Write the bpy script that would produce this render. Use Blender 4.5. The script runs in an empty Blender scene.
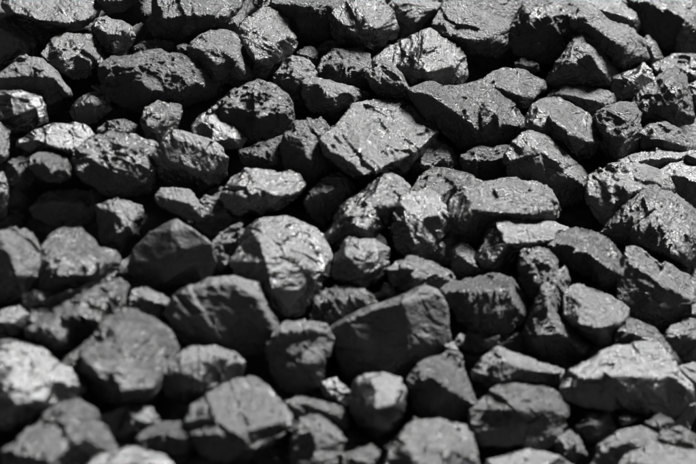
import bpy, bmesh, math, random
import numpy as np
from mathutils import Vector, Matrix
from mathutils.geometry import delaunay_2d_cdt

# ------------------------------------------------------------------ camera, world, sun, exposure
sc = bpy.context.scene
R = math.radians
S = 0.0013                  # metres per unit of the working grid (a lump is 6 to 12 cm)
DIST = 2.4                  # metres from the lens to the middle of the heap's face
PITCH = R(20)
CAMPOS = Vector((0, 0, 1.5))
FWD = Vector((0, math.cos(PITCH), -math.sin(PITCH)))
UP = Vector((0, math.sin(PITCH), math.cos(PITCH)))
RIGHT = Vector((1, 0, 0))

cd = bpy.data.cameras.new('camera'); cam = bpy.data.objects.new('camera', cd)
sc.collection.objects.link(cam); sc.camera = cam
cam.location = CAMPOS
cam.rotation_euler = (math.pi/2 - PITCH, 0, 0)
cd.sensor_width = 36
cd.lens = 36 * DIST / (696 * S)
cd.clip_start = 0.05; cd.clip_end = 200
cd.dof.use_dof = True
cd.dof.focus_distance = DIST + 0.055
cd.dof.aperture_fstop = 2.6
cd.dof.aperture_blades = 0

SUN = Vector((0.49, 0.42, 0.76)).normalized()      # direction towards the sun
elev = math.asin(SUN.z); azim = math.atan2(SUN.x, SUN.y)
w = bpy.data.worlds.new('World'); sc.world = w; w.use_nodes = True
nt = w.node_tree; nt.nodes.clear()
sky = nt.nodes.new('ShaderNodeTexSky'); sky.sky_type = 'NISHITA'; sky.sun_disc = False
sky.air_density = 0.05; sky.dust_density = 0.0; sky.sun_elevation = elev; sky.sun_rotation = azim
bwn = nt.nodes.new('ShaderNodeRGBToBW')             # the photograph is black and white
bg = nt.nodes.new('ShaderNodeBackground'); bg.inputs['Strength'].default_value = 0.05
wo = nt.nodes.new('ShaderNodeOutputWorld')
nt.links.new(sky.outputs[0], bwn.inputs[0]); nt.links.new(bwn.outputs[0], bg.inputs[0]); nt.links.new(bg.outputs[0], wo.inputs[0])

sl = bpy.data.lights.new('sun', 'SUN'); sl.energy = 1.5; sl.angle = R(14); sl.color = (1, 1, 1)
so = bpy.data.objects.new('sun', sl); sc.collection.objects.link(so)
so.rotation_euler = SUN.to_track_quat('Z', 'Y').to_euler()
so.location = (1, -1, 4)

sc.view_settings.view_transform = 'Standard'; sc.view_settings.look = 'None'
sc.view_settings.exposure = 2.72; sc.view_settings.gamma = 1.0
sc.view_settings.use_curve_mapping = False

# ------------------------------------------------------------------ helpers
def plane_h(x, y):                                   # how far the heap's face stands towards the lens
    return 0.75*(y-150) - 0.20*(x-400) - 0.0

def world(P):
    """grid (x, y, h) -> metres: h is towards the lens."""
    P = np.asarray(P, float)
    z = DIST - P[:, 2]*S
    f = z/DIST
    X = (P[:, 0]-348)*S*f; Y = -(P[:, 1]-232)*S*f
    o = np.array(CAMPOS)[None, :] + X[:, None]*np.array(RIGHT) + Y[:, None]*np.array(UP) + z[:, None]*np.array(FWD)
    return o

def vnoise(p, seed):
    """smooth value noise in numpy"""
    i = np.floor(p).astype(np.int64); f = p - i
    u = f*f*(3-2*f)
    def hsh(a, b, c):
        n = (a*73856093) ^ (b*19349663) ^ (c*83492791) ^ (seed*2654435761 & 0x7fffffff)
        n = (n ^ (n >> 13)) * 1274126177 & 0x7fffffff
        n = (n ^ (n >> 16)) & 0xffff
        return n/32767.5 - 1
    r = 0
    for dx in (0, 1):
        wx = u[:, 0] if dx else 1-u[:, 0]
        for dy in (0, 1):
            wy = u[:, 1] if dy else 1-u[:, 1]
            for dz in (0, 1):
                wz = u[:, 2] if dz else 1-u[:, 2]
                r = r + wx*wy*wz*hsh(i[:, 0]+dx, i[:, 1]+dy, i[:, 2]+dz)
    return r

def chips(p, cell, rng, tilt, stretch=None):
    """flat broken patches: each patch is a small tilted plane, with a step or a crack where two meet"""
    q = p if stretch is None else p@stretch
    lo = q.min(0); hi = q.max(0)
    n = int(np.clip(np.prod(np.maximum((hi-lo)/cell, 1.0))*0.55, 10, 260))
    c = lo + rng.random((n, 3))*(hi-lo)
    g = rng.normal(size=(n, 3))*tilt
    b = rng.normal(size=n)*tilt*cell*0.22
    f1 = np.full(len(q), 1e9); f2 = np.full(len(q), 1e9); idx = np.zeros(len(q), int)
    for k in range(n):
        d = ((q-c[k])**2).sum(1)
        m = d < f1
        f2 = np.where(m, f1, np.minimum(f2, d)); idx = np.where(m, k, idx); f1 = np.where(m, d, f1)
    e = (np.sqrt(f2)-np.sqrt(f1))/cell
    t = np.clip(e/0.05, 0, 1)
    steps = (((q-c[idx])*g[idx]).sum(1) + b[idx])*t
    scallop = np.minimum(f1/(0.55*cell)**2, 1.6)      # shell-like breaks meeting in sharp ridges
    return steps, scallop

# ------------------------------------------------------------------ coal material
def coal_material(name, fine=1.0):
    m = bpy.data.materials.new(name); m.use_nodes = True
    t = m.node_tree; N = t.nodes; K = t.links; N.clear()
    out = N.new('ShaderNodeOutputMaterial'); b = N.new('ShaderNodeBsdfPrincipled')
    K.new(b.outputs[0], out.inputs[0])
    tc = N.new('ShaderNodeTexCoord'); oi = N.new('ShaderNodeObjectInfo')
    add = N.new('ShaderNodeVectorMath'); add.operation = 'ADD'
    mul = N.new('ShaderNodeMath'); mul.operation = 'MULTIPLY'; mul.inputs[1].default_value = 17.0
    K.new(oi.outputs['Random'], mul.inputs[0])
    K.new(tc.outputs['Object'], add.inputs[0]); K.new(mul.outputs[0], add.inputs[1])
    def attr(nm):
        a = N.new('ShaderNodeAttribute'); a.attribute_type = 'OBJECT'; a.attribute_name = nm; return a.outputs['Fac']
    # bedding direction: per lump
    rot = N.new('ShaderNodeVectorRotate'); rot.rotation_type = 'EULER_XYZ'
    cmb = N.new('ShaderNodeCombineXYZ')
    for i_, k_ in enumerate((1.3, 6.7, 4.1)):
        q = N.new('ShaderNodeMath'); q.operation = 'MULTIPLY'; q.inputs[1].default_value = k_
        K.new(oi.outputs['Random'], q.inputs[0]); K.new(q.outputs[0], cmb.inputs[i_])
    K.new(tc.outputs['Object'], rot.inputs['Vector']); K.new(cmb.outputs[0], rot.inputs['Rotation'])
    mp = N.new('ShaderNodeMapping'); mp.inputs['Scale'].default_value = (1, 1, 4.5)
    K.new(rot.outputs[0], mp.inputs['Vector'])
    def noise(vec, scale, det, rough, dist=0.0):
        n = N.new('ShaderNodeTexNoise'); n.inputs['Scale'].default_value = scale
        n.inputs['Detail'].default_value = det; n.inputs['Roughness'].default_value = rough
        n.inputs['Distortion'].default_value = dist
        K.new(vec, n.inputs['Vector']); return n.outputs['Fac']
    def ramp(v, a, b_, c0, c1):
        r = N.new('ShaderNodeMapRange'); r.inputs['From Min'].default_value = a; r.inputs['From Max'].default_value = b_
        r.inputs['To Min'].default_value = c0; r.inputs['To Max'].default_value = c1
        K.new(v, r.inputs['Value']); return r.outputs['Result']
    def math_(op, a, b_):
        q = N.new('ShaderNodeMath'); q.operation = op
        for s_, v in enumerate((a, b_)):
            if isinstance(v, (int, float)): q.inputs[s_].default_value = v
            else: K.new(v, q.inputs[s_])
        return q.outputs[0]
    # colour: grey-black with dull dusty patches and brighter vitrain bands
    dust = noise(add.outputs[0], 45, 5, 0.6, 0.4)
    band = noise(mp.outputs[0], 60, 6, 0.6, 0.6)
    speck = noise(add.outputs[0], 420, 3, 0.7)
    v = math_('ADD', ramp(dust, 0.34, 0.66, 0.001, 0.004), ramp(band, 0.40, 0.64, 0.0, 0.004))
    v = math_('ADD', v, ramp(speck, 0.56, 0.72, 0.0, 0.03))
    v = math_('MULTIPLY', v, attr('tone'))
    cc = N.new('ShaderNodeCombineColor')
    for i_ in range(3): K.new(v, cc.inputs[i_])
    K.new(cc.outputs[0], b.inputs['Base Color'])
    # gloss
    ro = math_('ADD', ramp(dust, 0.34, 0.66, 0.23, 0.44), ramp(band, 0.35, 0.65, 0.08, -0.06))
    ro = math_('ADD', ro, attr('dull'))
    K.new(ro, b.inputs['Roughness'])
    b.inputs['IOR'].default_value = 2.15
    # relief
    vo = N.new('ShaderNodeTexVoronoi'); vo.feature = 'F1'; vo.inputs['Scale'].default_value = 240
    wv = N.new('ShaderNodeVectorMath'); wv.operation = 'ADD'
    nw = N.new('ShaderNodeTexNoise'); nw.inputs['Scale'].default_value = 60; nw.inputs['Detail'].default_value = 3
    K.new(add.outputs[0], nw.inputs['Vector'])
    sw = N.new('ShaderNodeVectorMath'); sw.operation = 'SCALE'; sw.inputs['Scale'].default_value = 0.02
    K.new(nw.outputs['Color'], sw.inputs[0]); K.new(add.outputs[0], wv.inputs[0]); K.new(sw.outputs[0], wv.inputs[1])
    K.new(wv.outputs[0], vo.inputs['Vector'])
    hN = noise(add.outputs[0], 210, 8, 0.66, 0.2)
    hB = noise(mp.outputs[0], 150, 8, 0.66, 0.5)
    hF = noise(add.outputs[0], 800, 4, 0.7)
    h = math_('ADD', math_('MULTIPLY', hN, 1.0), math_('MULTIPLY', hB, 0.9))
    h = math_('ADD', h, math_('MULTIPLY', vo.outputs['Distance'], 0.55))
    h = math_('ADD', h, math_('MULTIPLY', hF, 0.28))
    bp = N.new('ShaderNodeBump'); bp.inputs['Distance'].default_value = 0.0034*fine
    K.new(math_('MULTIPLY', attr('grain'), 0.75), bp.inputs['Strength'])
    # broader hackly fracture under the fine grain
    hM = math_('ADD', noise(add.outputs[0], 85, 3, 0.55, 0.5), math_('MULTIPLY', noise(mp.outputs[0], 55, 4, 0.6, 0.7), 0.8))
    b2 = N.new('ShaderNodeBump'); b2.inputs['Distance'].default_value = 0.0045
    K.new(math_('MULTIPLY', attr('grain'), 0.3), b2.inputs['Strength']); K.new(hM, b2.inputs['Height'])
    K.new(b2.outputs[0], bp.inputs['Normal'])
    K.new(h, bp.inputs['Height']); K.new(bp.outputs[0], b.inputs['Normal'])
    return m
COAL = coal_material('coal')

# ------------------------------------------------------------------ the ground the lumps lie on
def ground():
    nx, ny = 420, 320
    xs = np.linspace(-900, 1600, nx); ys = np.linspace(-420, 800, ny)
    X, Y = np.meshgrid(xs, ys); P = np.stack([X.ravel(), Y.ravel(), np.zeros(nx*ny)], 1)
    rng = np.random.default_rng(5)
    n = 1500
    c = np.stack([rng.uniform(-900, 1600, n), rng.uniform(-420, 800, n)], 1)
    rad = rng.uniform(28, 52, n); top = rng.uniform(0, 12, n); g = rng.normal(size=(n, 2))*0.35
    h = np.full(len(P), -14.0)
    for k in range(n):                                # broken lumps sunk in the slack
        d = P[:, :2]-c[k]
        r = np.hypot(d[:, 0], d[:, 1]*1.2)/rad[k]
        v = top[k] + d@g[k] - 42*np.maximum(r-0.55, 0)**1.4*2.2
        h = np.where(r < 1.5, np.maximum(h, v), h)
    h += vnoise(P/9.0, 3)*2.5 + vnoise(P/4.0, 4)*1.2
    P[:, 2] = plane_h(P[:, 0], P[:, 1]) - 52 + h
    P[:, 2] = np.minimum(P[:, 2], 900)
    W = world(P)
    cen = W.mean(0)
    f = [(j*nx+i, (j+1)*nx+i, (j+1)*nx+i+1, j*nx+i+1) for j in range(ny-1) for i in range(nx-1)]
    me = bpy.data.meshes.new('ground'); me.from_pydata((W-cen).tolist(), [], f); me.update()
    me.materials.append(COAL); me.polygons.foreach_set('use_smooth', [True]*len(f))
    o = bpy.data.objects.new('ground', me); o.location = cen; sc.collection.objects.link(o)
    o['kind'] = 'structure'; o['tone'] = 0.5; o['dull'] = 0.2; o['grain'] = 1.0  # base colour lowered so gaps between lumps read as black shadow
ground()

# ------------------------------------------------------------------ one lump of coal
HS = 1.0
counter = [0]
def parse(s):
    return [tuple(float(v) for v in t.split(',')) for t in s.split()]

def lump(label, outline, ridges='', k=0.35, kx=-0.28, d=0, tone=1.0, dull=0.0, grain=1.0, chip=1.0, back=1.0, name='coal_lump', category='coal lump', vox=None, hs=1.0, face=None):
    counter[0] += 1; seed = counter[0]
    rng = np.random.default_rng(seed*77+1)
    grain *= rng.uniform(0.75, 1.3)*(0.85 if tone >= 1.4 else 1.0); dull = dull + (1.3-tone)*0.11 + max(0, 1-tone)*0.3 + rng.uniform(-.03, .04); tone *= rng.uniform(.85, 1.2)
    out = parse(outline)
    ox = [p[0] for p in out]; oy = [p[1] for p in out]
    xc = (min(ox)+max(ox))/2; yc = (min(oy)+max(oy))/2
    area = abs(sum(ox[i]*oy[(i+1) % len(out)]-ox[(i+1) % len(out)]*oy[i] for i in range(len(out))))/2
    size = math.sqrt(area)
    k = k*0.5 if k < 0.35 else 0.175+(k-0.35)*0.9
    belly = 0.0 if face else (0.32 if k < 0.35 else 0.15)
    if face: kx, k = face
    tilt = lambda x, y: k*(y-yc) + kx*(x-xc)
    pts = []; idx = {}; H = []
    def addp(p, h):
        key = (round(p[0], 1), round(p[1], 1))
        if key in idx:
            return idx[key]
        idx[key] = len(pts); pts.append(Vector((p[0], -p[1]))); H.append(h); return idx[key]
    loop = [addp(p, (p[2] if len(p) > 2 else 0)+tilt(p[0], p[1])-belly*max(0, p[1]-yc)) for p in out]
    edges = [(loop[i], loop[(i+1) % len(loop)]) for i in range(len(loop))]
    for pl in ridges.split(';'):
        if not pl.strip(): continue
        prev = None
        for p in parse(pl):
            key = (round(p[0], 1), round(p[1], 1))
            i = idx[key] if key in idx else addp(p, (p[2] if len(p) > 2 else 2.0)*HS*hs+tilt(p[0], p[1]))
            if prev is not None: edges.append((prev, i))
            prev = i
    if not ridges.strip():                            # a plain lump: a few random high points
        for _ in range(4):
            a, r = rng.uniform(0, 2*math.pi), rng.uniform(0.1, 0.5)
            p = (xc+math.cos(a)*r*(max(ox)-xc), yc+math.sin(a)*r*(max(oy)-yc))
            addp(p, size*rng.uniform(0.22, 0.36)+tilt(*p))
    fl = [loop[::-1]] if True else []
    vo_, eo, fo, ov, oe, of = delaunay_2d_cdt(pts, edges, [loop], 1, 0.01)
    # heights for output verts
    Hout = []
    for vi, orig in enumerate(ov):
        if orig: Hout.append(H[orig[0]])
        else:
            dd = [((vo_[vi]-pts[q]).length, q) for q in range(len(pts))]
            dd.sort(); Hout.append(H[dd[0][1]])
    bm = bmesh.new()
    fv = [bm.verts.new((v.x, v.y, hh)) for v, hh in zip(vo_, Hout)]
    for f in fo:
        try: bm.faces.new([fv[i] for i in f])
        except ValueError: pass
    # the far side: a belt and a smaller cap, so that the lump is as deep as it is wide
    bel = [e for e in bm.edges if len(e.link_faces) == 1]
    hb = (size*0.55+6)*back
    cx = sum(ox)/len(ox); cy = -sum(oy)/len(oy)
    ring = {}
    for e in bel:
        for v in e.verts:
            if v not in ring:
                sx = 0.80+rng.uniform(-.07, .07)
                ring[v] = bm.verts.new((cx+(v.co.x-cx)*sx, cy+(v.co.y-cy)*sx+0.0, v.co.z-hb*rng.uniform(0.75, 1.0)))
    for e in bel:
        a, b = e.verts
        bm.faces.new((a, b, ring[b], ring[a]))
    rv = list(ring.values())
    cz = sum(v.co.z for v in rv)/len(rv)
    cb = bm.verts.new((cx, cy, cz-hb*0.25))
    for e in bel:
        a, b = e.verts
        bm.faces.new((ring[a], ring[b], cb))
    bmesh.ops.recalc_face_normals(bm, faces=bm.faces)
    me = bpy.data.meshes.new('tmp'); bm.to_mesh(me); bm.free()
    o = bpy.data.objects.new(name, me); sc.collection.objects.link(o)
    vx = vox or max(0.6, min(1.15, size/42))
    r = o.modifiers.new('r', 'REMESH'); r.mode = 'VOXEL'; r.voxel_size = vx; r.adaptivity = 0
    s = o.modifiers.new('s', 'SMOOTH'); s.iterations = 1; s.factor = 0.5
    dg = bpy.context.evaluated_depsgraph_get()
    m2 = bpy.data.meshes.new_from_object(o.evaluated_get(dg), depsgraph=dg)
    o.modifiers.clear(); o.data = m2; bpy.data.meshes.remove(me); m2.name = name
    n = len(m2.vertices)
    P = np.zeros(n*3); m2.vertices.foreach_get('co', P); P = P.reshape(-1, 3)
    Nn = np.zeros(n*3); m2.vertex_normals.foreach_get('vector', Nn); Nn = Nn.reshape(-1, 3)
    # broken surface: swells, chipped planes at three sizes, bedding steps, grit
    A = rng.normal(size=(3, 3)); Q, _ = np.linalg.qr(A); st = Q@np.diag([1, 0.8, 2.2])@Q.T
    sz = size/60.0
    wp = P + np.stack([vnoise(P/11+7, seed+1), vnoise(P/11+19, seed+2), vnoise(P/11+31, seed+3)], 1)*1.2
    dsp = vnoise(P/(20*max(sz, .4)), seed)*0.9*sz
    s1, c1 = chips(wp, 24*max(sz, .45), rng, 0.055*chip)
    s2, c2 = chips(wp, 10, rng, 0.035*chip, st)
    dsp += s1 + s2 + (c1-.4)*1.15*chip*min(1, sz) + (c2-.4)*0.42*chip*np.clip(0.6+vnoise(P/14+3, seed+5)*1.4, 0, 1.3)
    dsp += vnoise(P@st/3.2, seed+9)*0.32*grain + vnoise(P/1.7, seed+11)*0.2*grain
    rm = 1-2*np.abs(vnoise(P@st/6.5+5, seed+21)); dsp += rm*0.38*grain + vnoise(P@st/8.0+2, seed+31)*0.45*grain
    s3, c3 = chips(wp, 5.2, rng, 0.05*chip, st); dsp += (s3 + (c3-.4)*0.2)*min(grain, 1.3)*np.clip(0.7+vnoise(P/12+9, seed+41)*1.6, 0, 1.4)
    P = P + Nn*np.clip(dsp, -4.5, 4.5)[:, None]
    G = np.stack([P[:, 0], -P[:, 1], P[:, 2] + plane_h(xc, yc) + d], 1)
    W = world(G)
    cen = world(np.array([[xc, yc, plane_h(xc, yc)+d-hb*0.3]]))[0]
    m2.vertices.foreach_set('co', (W-cen).ravel().astype(np.float32)); m2.update()
    m2.polygons.foreach_set('use_smooth', np.ones(len(m2.polygons), bool))
    m2.materials.clear(); m2.materials.append(COAL)
    o.location = cen
    o['label'] = label; o['category'] = category; o['group'] = 'lumps of coal heaped in the pile'
    o['tone'] = float(tone); o['dull'] = float(dull); o['grain'] = float(grain)
    return o

def streak(o, pts, width, lift=0.5):
    """a pale raised vein standing a hair proud of the lump and following its surface"""
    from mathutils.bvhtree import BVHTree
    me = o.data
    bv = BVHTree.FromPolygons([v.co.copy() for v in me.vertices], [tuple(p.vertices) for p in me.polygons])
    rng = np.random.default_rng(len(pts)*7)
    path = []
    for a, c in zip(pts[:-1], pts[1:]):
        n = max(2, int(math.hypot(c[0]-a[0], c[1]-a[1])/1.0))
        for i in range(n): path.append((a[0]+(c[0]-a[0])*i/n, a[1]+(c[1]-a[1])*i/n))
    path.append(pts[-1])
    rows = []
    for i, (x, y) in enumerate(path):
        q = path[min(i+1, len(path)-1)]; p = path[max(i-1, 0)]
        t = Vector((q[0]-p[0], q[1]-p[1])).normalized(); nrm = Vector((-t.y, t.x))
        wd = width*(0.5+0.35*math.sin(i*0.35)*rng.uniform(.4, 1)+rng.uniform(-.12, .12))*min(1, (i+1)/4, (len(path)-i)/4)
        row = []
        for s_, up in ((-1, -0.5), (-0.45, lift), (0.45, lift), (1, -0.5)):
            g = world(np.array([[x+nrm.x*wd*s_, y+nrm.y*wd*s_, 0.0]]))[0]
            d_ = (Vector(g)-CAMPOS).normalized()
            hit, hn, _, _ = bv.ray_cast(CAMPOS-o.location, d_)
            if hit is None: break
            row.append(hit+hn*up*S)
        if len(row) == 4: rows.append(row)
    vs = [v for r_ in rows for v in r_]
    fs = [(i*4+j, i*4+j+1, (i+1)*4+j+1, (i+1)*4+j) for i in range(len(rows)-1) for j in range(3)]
    m = bpy.data.meshes.new('pale_streak'); m.from_pydata(vs, [], fs); m.update()
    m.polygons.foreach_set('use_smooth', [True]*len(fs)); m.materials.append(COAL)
    c = bpy.data.objects.new('pale_streak', m); sc.collection.objects.link(c); c.parent = o
    c['tone'] = 14.0; c['dull'] = -0.02; c['grain'] = 0.7; c['label'] = 'pale squared vein'
L = lump
# ---- top edge of the heap
L('large rough pale-faced lump filling the top left corner', '3,-12 30,-20 60,-20 88,-10 99,8 97,16 84,27 72,31 50,28 25,24 10,16 3,5', '3,5 14,13,12 40,20,18 65,23,20 84,20,16 97,16; 50,0,6', k=.8, tone=1.4)
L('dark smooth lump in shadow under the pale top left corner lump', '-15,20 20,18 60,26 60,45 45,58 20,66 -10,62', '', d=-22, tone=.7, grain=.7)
L('dull grey lump cut by the top edge, right of the pale corner lump', '90,-15 135,-18 147,-8 125,10 108,14 98,8 92,0', '100,0,12 120,0,14', d=-4)
L('broad dark pitted lump at the top edge above the boulder with the sloping pale shoulder', '154,-8 200,-15 238,-10 240,5 228,20 222,32 200,38 175,42 155,38 146,22 152,15', '146,22 165,18,16 195,14,22 225,16,14;190,30,9', tone=.9, grain=1.4)
L('small squarish grey lump behind the white-topped split lump', '98,18 108,16 122,21 131,28 132,38 126,50 113,58 104,52 98,40 92,28', '94,26 106,33,14 120,30,16 131,33;106,33,14 114,48,12', d=2, k=.5, tone=1.3)
L('white-topped lump with a dark split across its upper face', '58,34 72,32 95,37 101,45 104,58 104,66 92,76 75,80 58,72 48,62 40,54 48,42', '58,34 61,46,7 66,59,13 76,54,14 90,60,14 104,63;66,59,13 60,70,6', k=.75, tone=1.75, grain=.8)
L('dark lump with a grey ridge running down it, near the left edge', '0,75 20,60 32,55 42,58 55,70 70,88 72,96 62,97 45,106 20,104 0,98 -10,85', '0,78 25,76,10 42,66,12 54,78,17 68,95,10', tone=0.62)
L('flat-fronted block with speckled end and thin pale rim at the left edge', '-12,92 0,91 20,92 42,98 47,105 47,122 35,128 15,134 0,128 -12,120', '-12,94 8,95,10 28,99,14 36,108,15 40,122,13;15,115,16', k=.45, grain=.6, tone=0.8)
L('thin sliver of pale lump cut by the left edge above the grey egg-shaped ones', '-18,125 0,122 9,130 8,158 3,164 -8,162 -18,150', '-8,140,8 2,152,9', k=.6, kx=-.5, tone=1.6)
L('smooth grey lump with speckled left end, above the small oval lump', '18,140 35,130 55,124 76,123 88,128 96,138 88,148 72,158 62,155 45,152 30,154 18,146', '18,143 38,140,10 50,146,15 66,150,16 84,146,11;50,146,15 48,130,4', k=.6, grain=.55, tone=1.25)
L('small oval grey lump with a paler rim beside the striped boulder', '30,158 36,153 55,152 66,157 72,167 70,176 60,182 48,181 36,176 30,168', '32,165 44,164,9 58,168,11 70,170;50,174,10', k=.65, tone=1.3, d=4)
L('small dim lump touching the oval lump on its left', '8,162 20,157 32,158 34,172 32,184 18,190 8,184', '', d=-14, tone=.9)
L('striped boulder with a white broken top edge, left of the dark slab-topped lump', '73,152 85,142 100,136 112,129 124,129 140,136 156,144 157,150 152,162 153,176 150,190 138,196 118,198 104,194 92,184 78,178 72,165', '112,129 112,143,8 122,149,12 138,157,13 150,164,9;112,143,8 92,160,8 78,172,4;115,172,11 135,178,9;112,143,8 115,172,11', k=.45, tone=1.55, grain=1.2)
L('large dark boulder with a pale right shoulder in the upper left', '100,66 112,58 130,58 148,51 160,50 172,56 195,60 210,70 218,84 216,95 200,101 180,108 160,112 130,108 112,100 102,88 98,75', '102,70 118,65,10 135,66,14 148,54,4 164,60,9 178,74,16 198,84,14 217,88;135,66,14 140,88,12 165,90,13 178,74,16', tone=0.85, grain=1.3, k=.4)
L('dim lump in the gap above the boulder with the pale shoulder', '133,52 138,43 158,40 172,42 180,50 165,56 148,58 140,60', '', d=-16, tone=1.0)
L('tiny pale chip wedged left of the round-shouldered lump', '176,46 184,43 192,47 189,54 178,55', '183,48,4', d=-2, k=.7, tone=1.5, name='coal_chip', category='coal chip')
L('round-shouldered lump with a rough pale top and dark underside, upper left', '188,47 196,38 210,31 225,30 240,37 247,48 250,65 250,80 240,86 228,80 215,88 200,72 190,60', '188,47 200,50,14 220,49,22 232,58,24 240,70,17 249,78;215,65,22', k=.55, tone=1.3, grain=1.2)
L('tall lump with a wavy pale cracked face, beside the round-shouldered one', '238,30 248,17 262,8 272,10 288,20 295,35 297,42 290,55 280,68 262,80 250,78 244,55 240,42', '239,36 248,46,18 260,42,24 274,43,26 286,37,22 296,40;248,46,18 256,60,22 272,56,24 274,43,26;262,68,12', k=.7, tone=1.35, grain=1.1)
L('small grey chip lodged left of the tall cracked lump', '222,24 228,17 238,15 246,20 241,30 228,34', '234,23,6', d=-8, tone=1.2, name='coal_chip', category='coal chip', k=.6)
L('small pale sliver at the top edge above the tall cracked lump', '253,-12 274,-12 271,4 262,8 255,4', '263,-2,5', d=-14, tone=1.5, k=.7, name='coal_chip', category='coal chip')
L('dark rugged boulder at the top edge left of the pale leaning slab', '270,6 276,-8 300,-14 320,-12 345,-5 350,8 345,25 335,44 315,46 297,40 293,25 282,15', '275,5,5 300,6,16 322,4,18 340,10,12;300,25,9 322,26,9', tone=.9, grain=1.3, d=-3)
L('leaning slab with a dark face and a bright mottled right side at the top', '329,10 352,-2 375,-10 390,-6 395,12 399,30 396,38 388,41 378,50 355,51 337,46 330,32', '329,10 352,2,10 362,16,22 376,30,24 388,41;350,32,20', k=.25, kx=-.25, tone=1.35, d=4)
L('dark flat block with a thin pale rim between leaning slab and big smooth boulder', '392,0 405,-3 435,2 447,-6 452,5 434,28 415,40 400,42 395,30', '393,3 412,3,10 436,7,10;415,22,12', tone=.85, d=-10)
L('big smooth grey boulder with a dark broken underside at the top edge', '432,24 440,10 450,-10 470,-18 495,-18 520,-12 524,5 520,18 510,30 512,44 500,53 485,57 465,55 452,48 440,40 432,32', '433,30 450,36,20 470,41,26 490,38,27 512,26;470,5,14', k=.55, tone=1.0, grain=.85, chip=.8)
L('dark boulder with crumbled glinting left corner at the top edge', '510,28 522,15 524,2 540,-4 565,-4 588,8 592,30 572,50 550,60 530,63 515,52 512,42', '516,26 532,22,16 548,16,18 566,14,14 580,6;540,42,8', tone=0.85, grain=1.6, chip=1.6, d=-2, k=.5)
L('long pale flat-topped slab behind the dark leaning one, top right', '560,2 575,-6 605,-2 630,5 641,14 642,24 637,33 620,32 600,26 580,16', '565,5 585,6,8 610,12,12 632,20,12 637,33', k=.8, tone=1.5, d=-6)
L('dark ribbed slab leaning down over the peaked lump, top right', '571,16 580,8 595,10 612,22 628,26 640,38 647,50 648,58 640,64 625,71 612,67 598,52 585,38 572,27', '573,20 588,24,14 605,36,20 622,46,22 640,57,10;600,48,12 622,62,14', tone=0.8, grain=1.3, d=10)
L('peaked lump with a cracked grey shoulder and bright right edge, top right', '582,34 590,36 600,42 608,52 616,75 613,88 600,91 575,93 556,90 549,82 556,62 570,42', '583,35 586,46,16 590,54,21 600,70,20 612,86;554,78 568,64,17 590,54,21;570,64,17 572,48,10;583,78,7', k=.35, tone=1.35, d=4, grain=.9)
L('small upright grey lump behind the ribbed slab tip', '641,40 648,36 655,42 663,58 660,66 650,66 644,54', '649,46,6 655,58,6', d=-12, tone=1.3, k=.6)
L('dark wedge with a pale triangular top tucked beside the peaked lump', '612,76 622,73 634,70 644,62 650,70 656,80 650,88 638,98 622,106 610,96', '613,80 628,78,10 640,74,13 655,81;630,90,10', k=.5, tone=1.3, d=-4, grain=.7)
L('big blurred boulder in the top right corner', '625,-5 645,-14 670,-18 715,-18 718,30 705,50 682,56 660,50 645,35 638,15', '632,2 652,4,14 672,10,24 688,22,28 708,36,18;680,35,20', d=-14, k=.55, tone=1.2)
L('mottled pale flat lump at the right edge under the blurred corner boulder', '652,66 672,57 690,57 712,60 712,98 700,98 686,82 672,74 658,74', '655,70 675,66,6 690,72,9 708,82,8', d=-10, k=.8, tone=1.4, chip=1.6)
L('dark broad-faced lump with a pale right edge, near the right edge', '632,102 645,88 660,75 674,71 684,76 689,92 696,115 692,124 675,128 655,124 640,123 632,112', '658,77 670,82,15 680,88,19 692,116;645,112,9 668,112,15;632,104 655,98,13 670,82,15', k=.35, tone=1.1, grain=1.1)
L('pale sliver of a lump cut by the right edge beside the broad dark face', '688,84 704,78 716,90 716,122 704,132 697,112', '700,100,6', d=-10, k=.6, tone=1.3)
# ---- second row
L('flat rounded grey lump under the crumbled dark boulder', '478,84 490,72 505,69 525,72 542,80 545,88 535,100 525,110 505,108 488,98', '480,86 500,88,14 520,96,18 534,98,10;505,76,6', k=.55, tone=1.15, d=-4)
L('small dim chip in the black gap right of the big smooth boulder', '514,62 524,58 538,64 541,71 528,74 517,71', '527,66,5', d=-16, tone=1.0, name='coal_chip', category='coal chip')
L('two-faced grey lump, smooth dark left and lit rough right, upper middle', '386,48 405,41 420,35 430,31 442,38 460,46 466,58 467,75 462,86 440,90 425,90 400,92 378,74 372,62', '424,33 423,50,20 427,72,24 430,88;395,66,10;450,66,12', k=.55, kx=-.05, tone=1.45, grain=.8)
L('lump with a thin bright edge line, leaning on the two-faced lump', '367,74 374,63 385,60 396,67 407,83 421,102 420,110 400,106 385,101 372,90', '386,61 394,70,15 406,86,17 420,104;380,85,13', k=.3, tone=1.2, d=8, grain=.8)
L('largest pale pitted block in the centre top, tilted face catching the light', '320,140 328,133 345,115 352,105 372,100 400,99 420,105 436,120 438,134,-8 426,154,-26 404,172,-34 382,182,-36 362,186,-32 352,178,-16 326,154,-8', '320,142,0 346,160,4 364,175,6 390,163,7 412,154,7 436,132,2;372,128,4 400,122,4', face=(-.42,.9), k=.75, kx=-.3, tone=1.75, grain=.75, dull=-.03, d=18, chip=1.0, hs=.8)
L('big boulder with dark face and bright torn right shoulder, centre right of the top', '410,92 428,85 450,86 470,84 482,80 495,88 515,105 528,122 527,132 510,142 492,150 475,153 455,146 440,132 425,114', '472,85 480,98,12 492,112,16 508,124,14 527,130;430,95,9 455,112,14 480,132,11 508,124,14;455,112,14 480,98,12', k=.35, tone=1.3, d=4)
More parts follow.
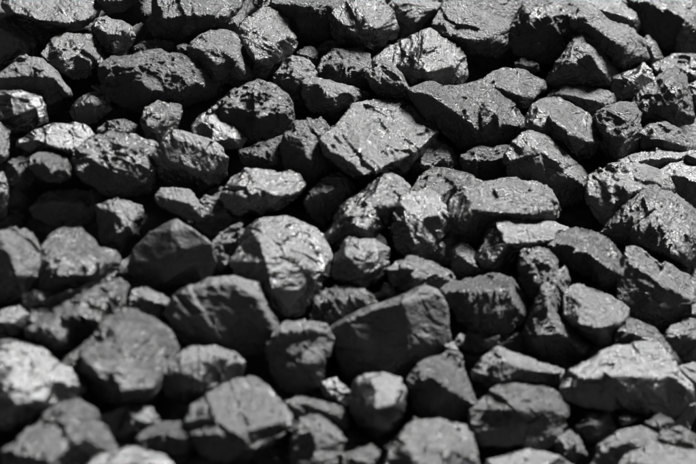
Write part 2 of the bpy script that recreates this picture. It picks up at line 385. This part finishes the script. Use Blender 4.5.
L('oval lump with a bright streaked top leaning down to the right', '527,117 532,105 545,98 560,98 580,108 595,121 602,135 602,145 592,158 578,161 560,150 545,140 530,130', '530,110 542,106,12 552,120,18 570,134,22 588,142,18 602,142;540,126,16;575,152,10', k=.5, tone=1.75, d=8)
L('dim lump with a pale nick, behind the oval streaked one', '540,102 552,90 568,87 590,88 610,92 618,100 608,112 595,120 580,108 560,99', '552,94 575,96,10 598,102,12 612,104', d=-8, k=.5, tone=1.15)
L('dark pitted blocky lump with a pale rim, right of the oval streaked one', '592,118 605,108 622,102 635,105 641,114 641,130 636,150 628,162 612,163 600,148 597,132', '594,118 612,112,16 628,112,20 640,115;606,132,22 624,138,26 628,112,20;618,155,12', k=.3, tone=.95, grain=1.6, chip=1.4, d=2)
L('elongated lump with a bright rough crest sloping down to the right, right of centre', '505,157 512,142 522,133 532,131 545,134 562,150 575,162 590,175 589,190 580,200 560,205 540,196 520,192 508,178', '528,132 538,148,14 554,160,17 572,178,15 588,188;522,168,8 548,184,9;538,148,14 522,168,8', k=.35, tone=1.35, d=4)
L('dull textured lump below the broad dark face near the right edge', '641,132 650,125 665,124 680,131 692,146 690,156 670,160 648,156 640,146', '645,138 662,140,12 684,146,8', d=-6, tone=1.05)
L('thin wedge with a pale top edge lying right of the pitted blocky lump', '618,163 634,154 655,150 672,152 696,150 708,158 694,166 668,170 642,176 625,171', '620,164 640,160,8 662,158,12 690,158,8', k=.7, tone=1.4, d=-4)
L('smooth grey boulder cut by the right edge above the great rounded one', '655,172 670,163 700,155 716,168 716,202 698,212 682,202 668,192', '660,174 682,176,12 702,186,16;695,165,6', k=.55, tone=1.0, grain=.7, d=0)
L('lump with a crumpled pale top over a black hollow front, right of centre', '588,177 600,169 618,166 635,165 655,172 668,178 674,190 666,200 645,204 625,222 607,232 594,218 588,198', '590,182 608,182,16 622,186,19 632,192,22 652,186,20 672,190;612,205,12', k=.65, tone=1.45, d=2, chip=1.5)
L('great rounded grey boulder with curved markings at the right edge', '602,234 612,215 625,198 640,191 660,188 680,198 700,212 712,240 706,262 690,270 665,260 645,252 625,248 612,242', '612,230,8 632,206,14 658,198,14 685,206,10;632,232,17 660,224,21 688,236,18;645,246,14 680,258,18', k=.5, kx=-.02, tone=1.15, d=6, chip=.8)
L('boulder with a sharp lit crest over a black smooth front, by the great rounded one', '618,278 622,264 626,247 634,245 655,257 680,274 697,280 710,300 702,318 680,332 650,330 628,320 618,300', '624,252 630,264,10 650,276,15 670,289,17 690,300,12 708,305;650,305,9', k=.5, tone=1.25, d=4, grain=.8)
L('angular lump with a bright ledge and dark left flank, right of centre', '488,226 499,221 530,221 555,222 572,230 566,246 540,252 518,256 505,278 492,286 478,276 474,260 482,242', '499,222 503,232,14 506,244,21 530,243,23 552,240,20;503,232,14 530,229,15 556,229,14;506,244,21 492,262,20;524,250,15', k=.45, dull=.06, tone=1.3, d=2, grain=.8)
L('egg-shaped grey lump arching over the small upright one, right of centre', '544,242 555,232 575,228 595,233 612,243 625,258 635,272 633,283 618,291 602,289 588,278 566,264 548,252', '547,246 566,244,18 590,254,27 612,270,27 630,280,12;600,278,18', k=.55, tone=1.15, d=9, chip=.8)
L('long broad lump with a grooved bright top, centre right', '447,212 450,197 463,190 485,183 515,181 535,182 550,190 561,203 560,218 548,223 530,222 505,222 495,230 480,241 462,241 450,232', '452,200 466,194,12 490,190,12 520,188,12 548,194,10;466,194,12 474,210,24 500,213,26 530,214,25 548,210,20 560,206;485,200,14 510,204,15;462,226,16', k=.5, tone=1.5, d=8, chip=1.2)
L('pale rough hump behind the long grooved lump', '411,192 418,176 435,168 455,170 470,176 488,184 468,194 450,206 440,213 425,206 414,200', '413,194 430,186,12 450,188,16 466,188,12;435,200,14', k=.75, tone=1.55, d=-6)
L('lump with a flat lit top and black front below the pale hump', '391,228 394,208 401,196 425,188 436,192 446,205 449,225 441,248 425,260 405,260 393,246', '392,218 406,221,16 422,218,19 436,216,17 447,212;402,202,8;415,244,20', k=.6, tone=1.4, d=6)
L('lump with one brilliant white facet and a knobbly dark crown, centre', '326,234 335,215 350,200 362,190 380,178 391,174 402,178 408,188 401,202 396,214 385,227 370,240 350,251 335,248 326,242', '357,194 365,204,13 376,209,17 390,205,15 402,198;365,204,13 345,222,13 330,238;380,190,15;365,230,20', k=.55, tone=1.7, d=6, grain=.8)
L('small dark lump with grey speckles under the largest pale block', '306,203 312,190 322,180 336,172 350,178 354,192 340,212 322,226 312,218', '312,196 326,192,12 342,186,12', tone=0.9, d=-6, grain=1.3)
L('dark lump topped with a small crumpled grey crust, left of the largest pale block', '284,140 296,124 310,118 325,122 334,136 348,158 348,174 332,180 305,192 290,182 284,162', '286,140 300,132,12 316,130,14 330,136,9;310,160,18', tone=0.85, k=.5, chip=1.5, d=-2)
L('dark rounded lump with a bright gritty right edge, left of centre', '207,113 225,98 242,86 258,80 272,85 285,95 292,110 294,122 286,132 265,142 245,142 225,128 212,122', '246,85 262,90,8 276,100,12 284,112,11 293,122;236,106,8 258,116,11 276,100,12', k=.3, tone=0.95, d=5, grain=1.2)
L('dim facetted lump behind the gritty-edged one', '272,82 280,66 292,57 304,60 315,72 319,86 309,96 303,112 292,114 286,98', '276,76 292,70,12 310,78,10;296,90,10', d=-10, tone=0.85, chip=1.5)
L('small dark lump in the gap under the rugged top boulder', '316,50 325,40 337,42 340,50 328,58 318,62', '326,48,6', d=-16, tone=0.8, name='coal_lump')
L('little dark knob touching the tall cracked lump on its right', '296,54 304,46 313,47 319,56 315,70 303,68', '307,56,6', d=-16, tone=.95, grain=1.3)
L('dark pitted round lump in the shade under the leaning slab', '318,70 322,58 335,50 355,50 370,54 374,70 366,86 345,90 325,84', '325,64 345,62,14 362,68,12;345,76,14', d=-8, tone=.9, grain=1.4)
L('wedge with a long thin pale top edge above the largest pale block', '302,82 312,77 330,82 355,88 369,93 366,106 350,118 330,117 312,108 303,96', '303,84 318,84,10 345,92,16 366,96;330,102,17', k=.45, tone=1.15, d=2, grain=.9)
L('smooth grey hump behind the dark slab-topped lump', '191,126 198,116 208,112 220,112 234,122 247,140 240,150 225,150 212,152 200,142 192,134', '196,124 214,124,10 232,138,12;212,142,10', k=.6, tone=1.15, grain=.45, d=-4, chip=.5)
L('small pale upright lump between the two big left boulders', '141,122 146,107 158,101 170,104 180,106 182,112 177,128 170,138 158,141 146,138', '142,118 154,112,9 166,116,12 178,112;154,128,10', k=.65, tone=1.6, d=2)
L('dark lump with thin brilliant white slabs along its top, left of centre', '156,155 163,141 175,131 190,134 208,139 222,148 229,158 227,176,-5 218,186,-9 205,190,-12 185,190,-12 165,184,-12 156,172,-6', '160,143 176,138,4 192,145,5 208,152,6 225,157,3;185,168,5 210,172,4', k=.2, tone=1.15, d=4, grain=.75)
L('long low lump with a shiny two-lobed top, centre left', '220,197 230,177 245,169 265,171 275,173 290,170 300,175 305,184 299,192 290,199 278,210 262,217 240,217 225,207', '221,194 244,197,20 262,190,22 276,196,23 292,194,16 304,186;262,190,22 270,174,4;250,208,12', k=.7, tone=1.65, grain=.7, d=4)
L('low smooth grey lump with a bright slanting line, left of centre', '154,197 160,188 172,187 190,190 204,208 207,222 195,221 175,214 160,206', '157,196 172,200,8 190,204,12 200,216;180,191,5 190,204,12', k=.6, tone=1.1, grain=.8, dull=.12, d=-6, chip=.5)
L('black lump sunk in the gap above the upright-flanked grey one', '192,212 204,196 225,202 246,210 250,224 232,234 210,236 196,226', '', d=-16, tone=.65, grain=.7)
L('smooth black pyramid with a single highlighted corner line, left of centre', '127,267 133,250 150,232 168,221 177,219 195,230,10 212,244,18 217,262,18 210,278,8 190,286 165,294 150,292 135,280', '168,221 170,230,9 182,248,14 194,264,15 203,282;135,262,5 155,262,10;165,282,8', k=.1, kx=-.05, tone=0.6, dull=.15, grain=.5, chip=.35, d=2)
L('narrow grey lump standing between the black pyramid and the big glittering boulder', '205,264 212,245 225,230 240,224 251,232 249,250 242,264 236,280 216,282 205,272', '208,256 222,246,10 238,238,12 249,240;225,264,13', tone=1.15, d=-4, chip=1.3)
L('big glittering boulder with broken bright facets, left of centre', '230,262 240,245 248,228 262,220 285,215 302,222 318,228 328,243 333,257 330,275 322,290 312,302 306,314 285,320 270,314 256,302 245,288 233,274', '248,228 260,242,22 266,262,30 272,290,28 290,312,12;260,242,22 285,236,20 310,244,20;266,262,30 296,262,32 322,270,18;296,262,32 300,290,26;285,236,20 296,262,32', k=.65, tone=1.55, d=6, chip=.8, grain=1.0)
L('squat lump with a cracked grey cap right of the glittering boulder', '332,274 336,252 345,239 355,236 375,240 388,248 390,266 381,280 360,287 342,285', '334,264 347,256,18 366,252,21 388,250;360,270,20', k=.55, tone=1.1, d=2, grain=.8)
L('low dark lump veined with grey, centre', '387,270 395,261 412,259 435,263 452,275 459,287 445,295 420,296 400,290 389,280', '390,268 410,268,12 436,274,14 454,284;415,282,15', tone=0.95, d=2, chip=1.4, k=.4)
L('dark lump in the hollow under the flat-topped black-fronted one', '426,260 440,240 452,232 462,245 465,262 455,276 440,270 430,266', '', d=-12, tone=.9)
L('dark lump with a small pale knob at its top, centre right', '451,265 454,247 462,241 475,252 492,270 490,284 470,286 454,280', '455,250 462,258,10 480,270,12', d=-4, tone=.9)
L('small upright ribbed lump under the egg-shaped arching one', '521,264 524,252 535,250 548,252 556,262 561,280 556,298 545,306 530,302 522,286', '524,258 536,262,12 550,266,12;534,282,16 550,284,14', tone=1.25, d=12, chip=1.7, k=.45)
L('boot-shaped lump with a bright inner edge, right of centre', '523,332 530,315 536,300 542,288 553,274 565,266 571,280 564,298 557,312 562,318 575,335 588,346 586,356 570,364 550,364 530,357 524,346', '556,282,6 548,300,12 550,318,18 562,334,21 582,350,10;538,335,16', k=.35, tone=1.0, d=4, chip=.8)
L('smooth pale-topped nugget resting right of the boot-shaped lump', '562,302 564,291 575,286 595,288 615,298 629,309 629,319 620,330 611,344 600,346 585,337 570,326 564,314', '565,316 580,325,18 600,328,24 618,324,20 629,314;582,304,12 604,308,12', k=.6, tone=1.35, dull=.03, d=8, grain=.8, chip=.6)
L('crumbly grey lump behind the great striped-front boulder, lower right', '612,348 618,331 630,322 650,328 668,338 678,352 684,366 672,374 650,364 630,354', '616,340 634,334,12 654,342,14 674,358,10', tone=1.3, d=-4, chip=1.4, k=.55)
L('dull lump at the right edge above the striped boulder end', '664,342 671,326 685,319 705,320 714,350 702,372 686,368 675,354', '668,338 684,334,10 704,344,10', tone=1.1, d=-4)
L('small dull lump cut by the right edge below the black-fronted crest', '674,312 684,298 708,294 716,324 700,330 684,322', '', tone=1.1, d=-8)
VB = L('great long boulder with a white squared vein on its lit top, lower right', '559,388 570,371 590,360 615,348 640,345 660,346 671,356 681,375 692,388 699,412 692,430 665,424 640,414 610,410 585,408 565,400', '560,390 582,381,14 608,376,20 640,377,24 674,378,19 692,392,14 698,410;620,358,8 655,360,12;640,398,16', k=.6, tone=1.5, d=8)
L('mottled lump cut by the right edge beside the vein-topped boulder', '678,368 692,362 716,368 716,408 700,416 690,392', '698,384,8', tone=1.4, d=-6, k=.6)
streak(VB, [(631,349),(636,360),(644,372),(654,375),(668,376),(676,379)], 3.0)
# ---- lower rows
L('layered lump with ragged pale bedding lines, bottom centre right', '470,412 480,398 498,387 520,385 545,386 556,394 569,406 566,426 555,442 530,452 500,452 480,442 472,426', '471,410 492,408,13 520,410,18 548,410,16 568,410;488,396,8 530,394,8;520,432,7', k=.55, tone=1.15, d=8, chip=1.2)
L('low dark lump with a smooth ridge above the layered one', '473,370 482,356 498,348 515,353 540,364 562,371 562,383 545,388 520,386 495,392 480,388 474,380', '498,348 503,360,15 525,370,16 558,374;480,372,9 503,360,15;505,382,12', tone=0.85, d=0, grain=.8)
L('upright lump with a ragged grey cap and black front, lower centre', '409,380 420,365 435,357 448,351 459,353 463,370 470,390 475,402 466,414 450,427 430,425 415,412 410,396', '410,384 424,376,14 438,380,20 450,390,22 472,404;430,366,5;432,405,9', k=.5, tone=1.05, d=4)
L('small dull chip perched on the ragged-capped lump', '444,345 454,342 458,350 452,357 444,354', '451,349,4', tone=1.2, d=14, name='coal_chip', category='coal chip', k=.6)
L('tiny pale splinter above the perched chip, lower centre', '454,341 460,333 465,335 462,344 456,347', '460,339,3', tone=1.5, d=14, name='coal_chip', category='coal chip', k=.6)
L('blunt lump with a pale flat top and speckled dark front, centre right', '441,291 450,283 470,280 495,276 512,278 518,290 527,305 526,318 512,328 490,334 470,332 458,320 450,306 444,299', '443,292 460,291,15 485,292,23 505,290,20 517,288;470,315,13 498,314,15 505,290,20;518,308,14', k=.55, tone=1.15, d=8, grain=1.2)
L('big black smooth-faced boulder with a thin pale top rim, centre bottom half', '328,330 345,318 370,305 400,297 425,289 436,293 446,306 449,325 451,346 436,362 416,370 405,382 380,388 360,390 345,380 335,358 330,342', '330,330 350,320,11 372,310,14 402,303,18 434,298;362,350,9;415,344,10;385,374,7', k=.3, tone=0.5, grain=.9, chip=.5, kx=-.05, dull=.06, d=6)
L('rumpled grey lump behind the big black boulder, left end', '311,318 315,297 330,289 350,284 362,291 376,303 356,314 338,322 322,328', '314,306 332,300,12 352,296,13 366,302,8;335,312,12', k=.6, tone=1.25, d=-6, chip=1.3)
L('big dark block with a pale rim and a smooth grey patch, lower left of centre', '167,312 175,298 190,285 210,279 235,276 245,280 260,283 267,300 277,325 276,342 260,354 235,358 210,354 190,350 175,334', '176,300,6 194,289,11 215,284,15 240,285,17 260,285;240,285,17 240,315,16 200,315,13 176,318,7;255,300,18 274,332,8;220,338,10', k=.3, tone=0.78, grain=.7, chip=.8, d=8)
L('small pale-topped lump between the black pyramid and the big dark block', '128,304 132,290 145,288 160,294 171,300 169,314 152,319 136,314', '131,298 146,298,9 164,304,9', k=.65, tone=1.4, d=0)
L('long lump pointing up right with a bright speckled patch, lower left', '28,332 45,318 70,302 85,292 105,283 120,278 129,286 123,302 113,320 98,342 75,353 50,355 32,345', '30,332 54,322,14 78,314,20 96,322,21 112,318;84,293 80,302,12 96,322,21;108,298,12;60,340,18', k=.5, tone=1.15, d=6)
L('rounded grey lump with a pale beak at its right end, left side', '36,266 42,248 50,236 62,229 80,229 92,238 100,250 118,253 121,262 110,275 90,283 60,288 42,290 35,280', '38,268 56,258,14 80,256,20 100,262,20 120,262;60,276,16 92,275,18;76,238,8', k=.6, tone=1.35, d=6)
L('dark slab in the shade under the beaked grey lump', '22,304 34,290 60,286 95,280 116,272 108,288 82,300 52,314 30,314', '40,300,8 80,288,9', d=-6, tone=.8, grain=.6)
L('pale angular block cut by the left edge, with a dark chipped front', '-16,236 0,230 25,228 33,236 40,260 46,276 32,294 20,302 0,304 -16,294', '-14,240 2,242,12 10,256,21 17,276,23 24,298;-2,275,12;30,262,12', k=.45, kx=-.2, tone=1.6, d=6)
L('dim lump at the left edge under the pale angular block', '-12,318 4,308 18,305 28,314 26,330 8,338 -12,338', '', d=-8, tone=1.2, grain=.7)
L('dim grey lump in the shadow below the angular block and the dark slab', '22,322 32,308 48,308 52,322 40,336 26,338', '', d=-16, tone=.9, grain=.7)
L('brightest white-topped lump near the bottom left, dark below', '-14,352 12,345 40,349 60,363 85,381 88,390 76,397 58,408 38,422 12,432 -14,428', '-14,364 12,370,12 36,378,17 52,381,17 70,384,13 87,388;15,405,20 45,400,20', k=.75, tone=1.8, dull=.02, d=8, grain=.8)
L('dull flat lump behind the brightest white-topped one', '-10,346 8,340 30,342 36,352 12,358 -10,356', '12,347,6', d=-8, tone=1.1, k=.5)
L('broad flat-faced grey boulder with horizontal grain, lower left', '94,338 105,320 125,310 150,316 165,328 178,348 173,366 165,385 154,402 135,410 115,414 98,402 92,385 80,372 64,362 80,352', '96,336 112,328,12 140,328,18 165,346,18;90,366,16 112,392,20 150,388,20 170,366,14;130,358,26', k=.5, tone=1.15, d=8, chip=.8)
L('blurred pointed grey lump at the bottom left corner', '0,452 15,440 40,420 60,401 78,398 95,412 108,430 118,448 112,470 80,482 40,482 6,476', '5,452 36,440,18 60,420,16 80,406,8;60,420,16 82,436,26 112,452,10;50,462,24 82,436,26', k=.6, tone=1.35, d=6)
L('pale flat-topped lump cut by the bottom edge, lower left', '84,468 100,453 125,449 150,450 166,455 178,470 170,490 120,495 90,488', '86,470 120,464,12 150,464,14 172,468', k=.8, tone=1.5, d=6, grain=.5)
L('dark lump in shadow above the broad fan-shaped pale one', '162,372 175,356 190,348 215,346 232,352 244,362 242,377 226,392 205,400 180,404 165,396', '166,370 188,360,10 214,356,14 240,364;200,380,20', k=.3, tone=0.8, d=2, grain=.6)
L('broad fan-shaped pale lump with a crack across its face, bottom left of centre', '190,408 210,395 230,382 250,375 266,384 280,400 293,415 293,426 275,442 250,456 225,462 200,457 190,442 186,424', '191,409 215,410,15 245,408,20 270,404,20 291,418;190,436,8 215,434,22 250,430,26 275,424,18;240,390,8;245,450,16', k=.7, tone=1.45, d=8, grain=.8)
L('small grey nub pointing left from under the fan-shaped lump', '136,440 148,429 165,422 188,424 194,442 184,452 160,454 144,450', '140,440 162,434,10 186,438,10', k=.6, tone=1.25, d=2)
L('rough lump with a bright right shoulder at the bottom edge, left of centre', '286,472 292,442 300,420 318,416 335,427 343,441 337,462 328,480 300,486', '300,420 312,430,14 318,444,20 318,470,20;318,444,20 340,444', k=.55, tone=1.45, d=6, chip=1.3)
L('flat dim slab lying above the rough bright-shouldered lump', '284,402 300,396 325,403 346,411 349,427 336,434 318,424 296,418', '288,404 306,404,8 334,414,10', tone=1.15, d=-2, k=.5)
L('small pale nodule at the bottom edge, beside the rough bright-shouldered lump', '341,454 355,450 372,445 379,452 374,464 355,474 343,466', '344,456 358,458,7 376,456', k=.8, tone=1.7, d=4)
L('smooth squarish grey lump with a creased right side, bottom centre', '349,400 354,382 365,374 385,373 400,378 406,390 405,412 396,430 376,438 358,428 350,412', '352,408 376,410,27 392,405,25 405,404;376,386,18 392,405,25;374,428,14', k=.45, tone=0.95, d=4, grain=.6, chip=.6)
L('pale domed lump cut by the bottom edge, bottom centre', '379,474 388,450 400,432 415,421 440,421 465,428 475,445 482,474 466,494 396,494', '388,458,6 408,456,20 430,452,27 452,446,25 474,448;410,436,8 448,434,10;430,476,26', k=.75, tone=1.6, d=8)
L('dark upright lump with a pale gritty rim, between the two big dark blocks', '267,348 274,330 288,321 310,320 325,325 335,338 327,360 322,386 302,394 280,388 269,372', '272,334 288,330,12 308,330,14 328,334;300,340,10 312,362,8;285,368,8', k=.3, tone=0.9, d=0, chip=1.3)
L('curved grey lump hooding the pale boulder in the bottom right corner', '588,470 598,446 618,433 645,428 657,436 652,450 628,458 618,478 600,486', '594,462 608,448,10 630,442,13 652,440', k=.6, tone=1.3, d=2)
L('pale rounded boulder cut by the bottom right corner', '608,474 622,455 650,445 690,450 716,454 720,492 660,500 614,494', '612,474 640,464,16 676,468,22 712,470', k=.85, tone=1.8, d=12)
L('grey lump behind the pale boulder in the bottom right corner', '656,444 660,431 680,427 700,438 716,452 716,462 684,456 662,452', '662,440 682,438,10 708,452', k=.6, tone=1.3, d=-2)
L('dim rounded lump right of the layered one, near the bottom', '554,452 560,436 570,430 580,440 586,456 572,466 558,464', '', d=-8, tone=1.0)
L('dark lump under the left end of the vein-topped boulder', '574,428 588,414 610,414 616,428 600,442 584,442', '', d=-10, tone=.95)
L('tiny pale chip in the shade beneath the vein-topped boulder', '620,419 628,415 636,419 631,424 622,425', '628,420,3', d=0, tone=1.8, k=.8, name='coal_chip', category='coal chip')
L('small dark lump beneath the vein-topped boulder, right of the tiny pale chip', '644,422 660,414 674,422 670,434 650,434', '', d=-6, tone=.9)
L('dark lump cut by the bottom edge under the layered one', '486,460 528,450 560,456 584,474 560,494 510,494 480,478', '', d=-4, tone=.9, grain=.8)
# ---- lumps deep in the gaps
L('low dim lump in the wide dark hollow above the beaked grey one', '28,208 42,194 75,188 100,193 110,205 102,220 75,228 50,226 32,218', '32,206 60,202,8 95,206,6', d=-36, tone=.5, grain=.6)  # coal tinted darker here for the deep shade of the hollow
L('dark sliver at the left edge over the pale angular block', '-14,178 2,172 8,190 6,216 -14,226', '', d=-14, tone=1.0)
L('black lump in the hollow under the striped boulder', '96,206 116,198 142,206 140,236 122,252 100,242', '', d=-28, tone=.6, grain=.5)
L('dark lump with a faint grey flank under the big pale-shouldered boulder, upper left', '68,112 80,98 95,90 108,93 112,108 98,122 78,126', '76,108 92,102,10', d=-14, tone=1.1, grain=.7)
L('thin bright highlight modelled as a chip, over the gap under the white-topped split lump', '91,86 97,84 108,94 105,97 96,91', '98,88,2', d=-4, tone=1.9, k=.6, name='coal_chip', category='coal chip')
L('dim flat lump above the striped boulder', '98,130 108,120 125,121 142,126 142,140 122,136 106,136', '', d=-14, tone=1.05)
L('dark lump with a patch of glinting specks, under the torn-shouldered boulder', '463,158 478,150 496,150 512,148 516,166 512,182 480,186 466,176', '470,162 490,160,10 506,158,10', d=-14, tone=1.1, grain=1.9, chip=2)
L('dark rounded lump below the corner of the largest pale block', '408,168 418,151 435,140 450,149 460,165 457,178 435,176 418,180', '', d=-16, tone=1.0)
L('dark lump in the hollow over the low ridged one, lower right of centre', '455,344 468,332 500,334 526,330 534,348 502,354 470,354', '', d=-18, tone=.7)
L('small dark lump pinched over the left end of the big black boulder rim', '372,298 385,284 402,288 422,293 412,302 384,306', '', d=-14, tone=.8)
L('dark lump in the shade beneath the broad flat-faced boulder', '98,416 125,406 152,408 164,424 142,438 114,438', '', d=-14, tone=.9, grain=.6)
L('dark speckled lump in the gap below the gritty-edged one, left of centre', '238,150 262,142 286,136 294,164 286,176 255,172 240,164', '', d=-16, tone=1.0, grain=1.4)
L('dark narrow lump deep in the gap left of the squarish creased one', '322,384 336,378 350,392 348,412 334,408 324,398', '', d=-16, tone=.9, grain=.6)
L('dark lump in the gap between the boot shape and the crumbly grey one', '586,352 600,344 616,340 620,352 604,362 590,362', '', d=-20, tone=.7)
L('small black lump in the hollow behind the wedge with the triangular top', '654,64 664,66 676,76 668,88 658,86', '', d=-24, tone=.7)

# ---- the layer beneath: lumps half buried behind the front ones, seen only through the gaps
GAPS = {}
for row in """4,0|the small grey chip and the tall cracked lump, top edge
0,1|the ridged dark lump and the left edge, near the top
1,1|the white-topped split lump and the squarish grey one
2,1|the squarish grey lump and the broad pitted one
3,1|the tiny wedged chip and the round-shouldered lump
5,1|the tall cracked lump and the small dark knob
6,1|the leaning slab and the two-faced lump
8,1|the big smooth boulder and the flat rounded grey lump
9,1|the crumbled dark boulder and the peaked lump
10,1|the ribbed slab tip and the triangular-topped wedge
11,1|the blurred corner boulder and the mottled flat lump
1,2|the speckled-end block and the smooth speckled grey lump
2,2|the big pale-shouldered boulder and the striped one
3,2|the small pale upright lump and the smooth grey hump
4,2|the smooth grey hump and the gritty-edged lump
5,2|the facetted lump and the crumpled-crust lump
6,2|the thin-edged wedge and the largest pale block
9,2|the flat rounded lump and the oval streaked one
0,3|left edge sliver and the small dim lump beside the oval
1,3|the small oval lump and the wide dark hollow
2,3|the striped boulder and the bright-lined low lump
3,3|the white-slabbed dark lump and the bright-lined low lump
4,3|the white-slabbed dark lump and the gritty-edged one
6,3|the largest pale block and the white-facet lump
7,3|the torn-shouldered boulder and the pale rough hump
10,3|the pitted blocky lump and the crumpled-top lump
0,4|the left edge and the pale angular block, in dark shade
1,4|the pale angular block and the beaked lump, in dark shade
2,4|the beaked grey lump and the striped boulder, in dark shade
3,4|the bright-lined low lump and the black pyramid
4,4|the two-lobed shiny lump and the narrow grey one
5,4|the two-lobed shiny lump and the glittering boulder
6,4|the glittering boulder and the white-facet lump
7,4|the white-facet lump and the grey-capped squat one
8,4|the long grooved lump and the pale-knobbed one
10,4|the egg-shaped arching lump and the great rounded boulder
2,5|the beaked lump and the foot of the black pyramid
3,5|the black pyramid and the big dark pale-rimmed block
5,5|the glittering boulder and the rumpled grey lump
6,5|the grey-capped squat lump and the big black boulder
8,5|the pale-knobbed lump and the upright ribbed one
9,5|the upright ribbed lump and the egg-shaped arch
10,5|the egg-shaped arch and the smooth pale-topped nugget
11,5|the great rounded boulder and the sharp-crested one, right edge
1,6|the speckled-patch long lump and the brightest white-topped one
3,6|the flat-faced grained boulder and the big dark block
5,6|the big dark block and the gritty-rimmed upright lump
6,6|the gritty-rimmed upright lump and the big black boulder
8,6|the perched chip and the low ridged dark lump
9,6|the blunt pale-topped lump and the boot-shaped one
10,6|the boot-shaped lump and the vein-topped boulder
1,7|the brightest white-topped lump and the flat-faced boulder
2,7|the flat-faced boulder and the fan-shaped lump
3,7|the grey nub and the dark lump over the fan shape
4,7|the fan-shaped lump and the gritty-rimmed upright one
5,7|the flat dim slab and the squarish creased lump
6,7|the squarish creased lump and the ragged-capped one, upper part
7,7|the squarish creased lump and the ragged-capped one, lower part
8,7|the ragged-capped lump and the layered one
9,7|the layered lump and the vein-topped boulder
10,7|the vein-topped boulder and the curved hooding lump
2,8|the bottom left corner lump and the grey nub
3,8|the grey nub and the pale flat-topped lump, bottom edge
4,8|the fan-shaped lump and the bottom edge
5,8|the fan-shaped lump and the bright-shouldered one, bottom edge
6,8|the pale nodule and the flat dim slab, near the bottom
7,8|the pale nodule and the pale domed lump, bottom edge
8,8|the pale domed lump and the layered one, bottom edge
9,8|the layered lump and the dark one cut by the bottom
10,8|the dim rounded lump and the curved hooding one""".split('\n'):
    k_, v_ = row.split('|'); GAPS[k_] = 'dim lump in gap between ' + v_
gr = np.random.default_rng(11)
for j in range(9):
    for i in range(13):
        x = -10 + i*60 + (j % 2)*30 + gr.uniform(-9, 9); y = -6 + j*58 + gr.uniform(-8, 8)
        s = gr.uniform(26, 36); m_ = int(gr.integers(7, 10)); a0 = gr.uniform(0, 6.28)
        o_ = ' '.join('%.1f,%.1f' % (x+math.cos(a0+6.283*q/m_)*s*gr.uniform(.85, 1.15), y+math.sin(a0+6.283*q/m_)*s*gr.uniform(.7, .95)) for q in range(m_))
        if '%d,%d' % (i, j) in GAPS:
            L(GAPS['%d,%d' % (i, j)], o_, '', k=.5, d=-66 if '%d,%d' % (i, j) in '1,4 2,4 1,3 2,3 3,4 10,4'.split() else -48, tone=.65, vox=1.6)  # low tone bakes gap shadow into these buried lumps
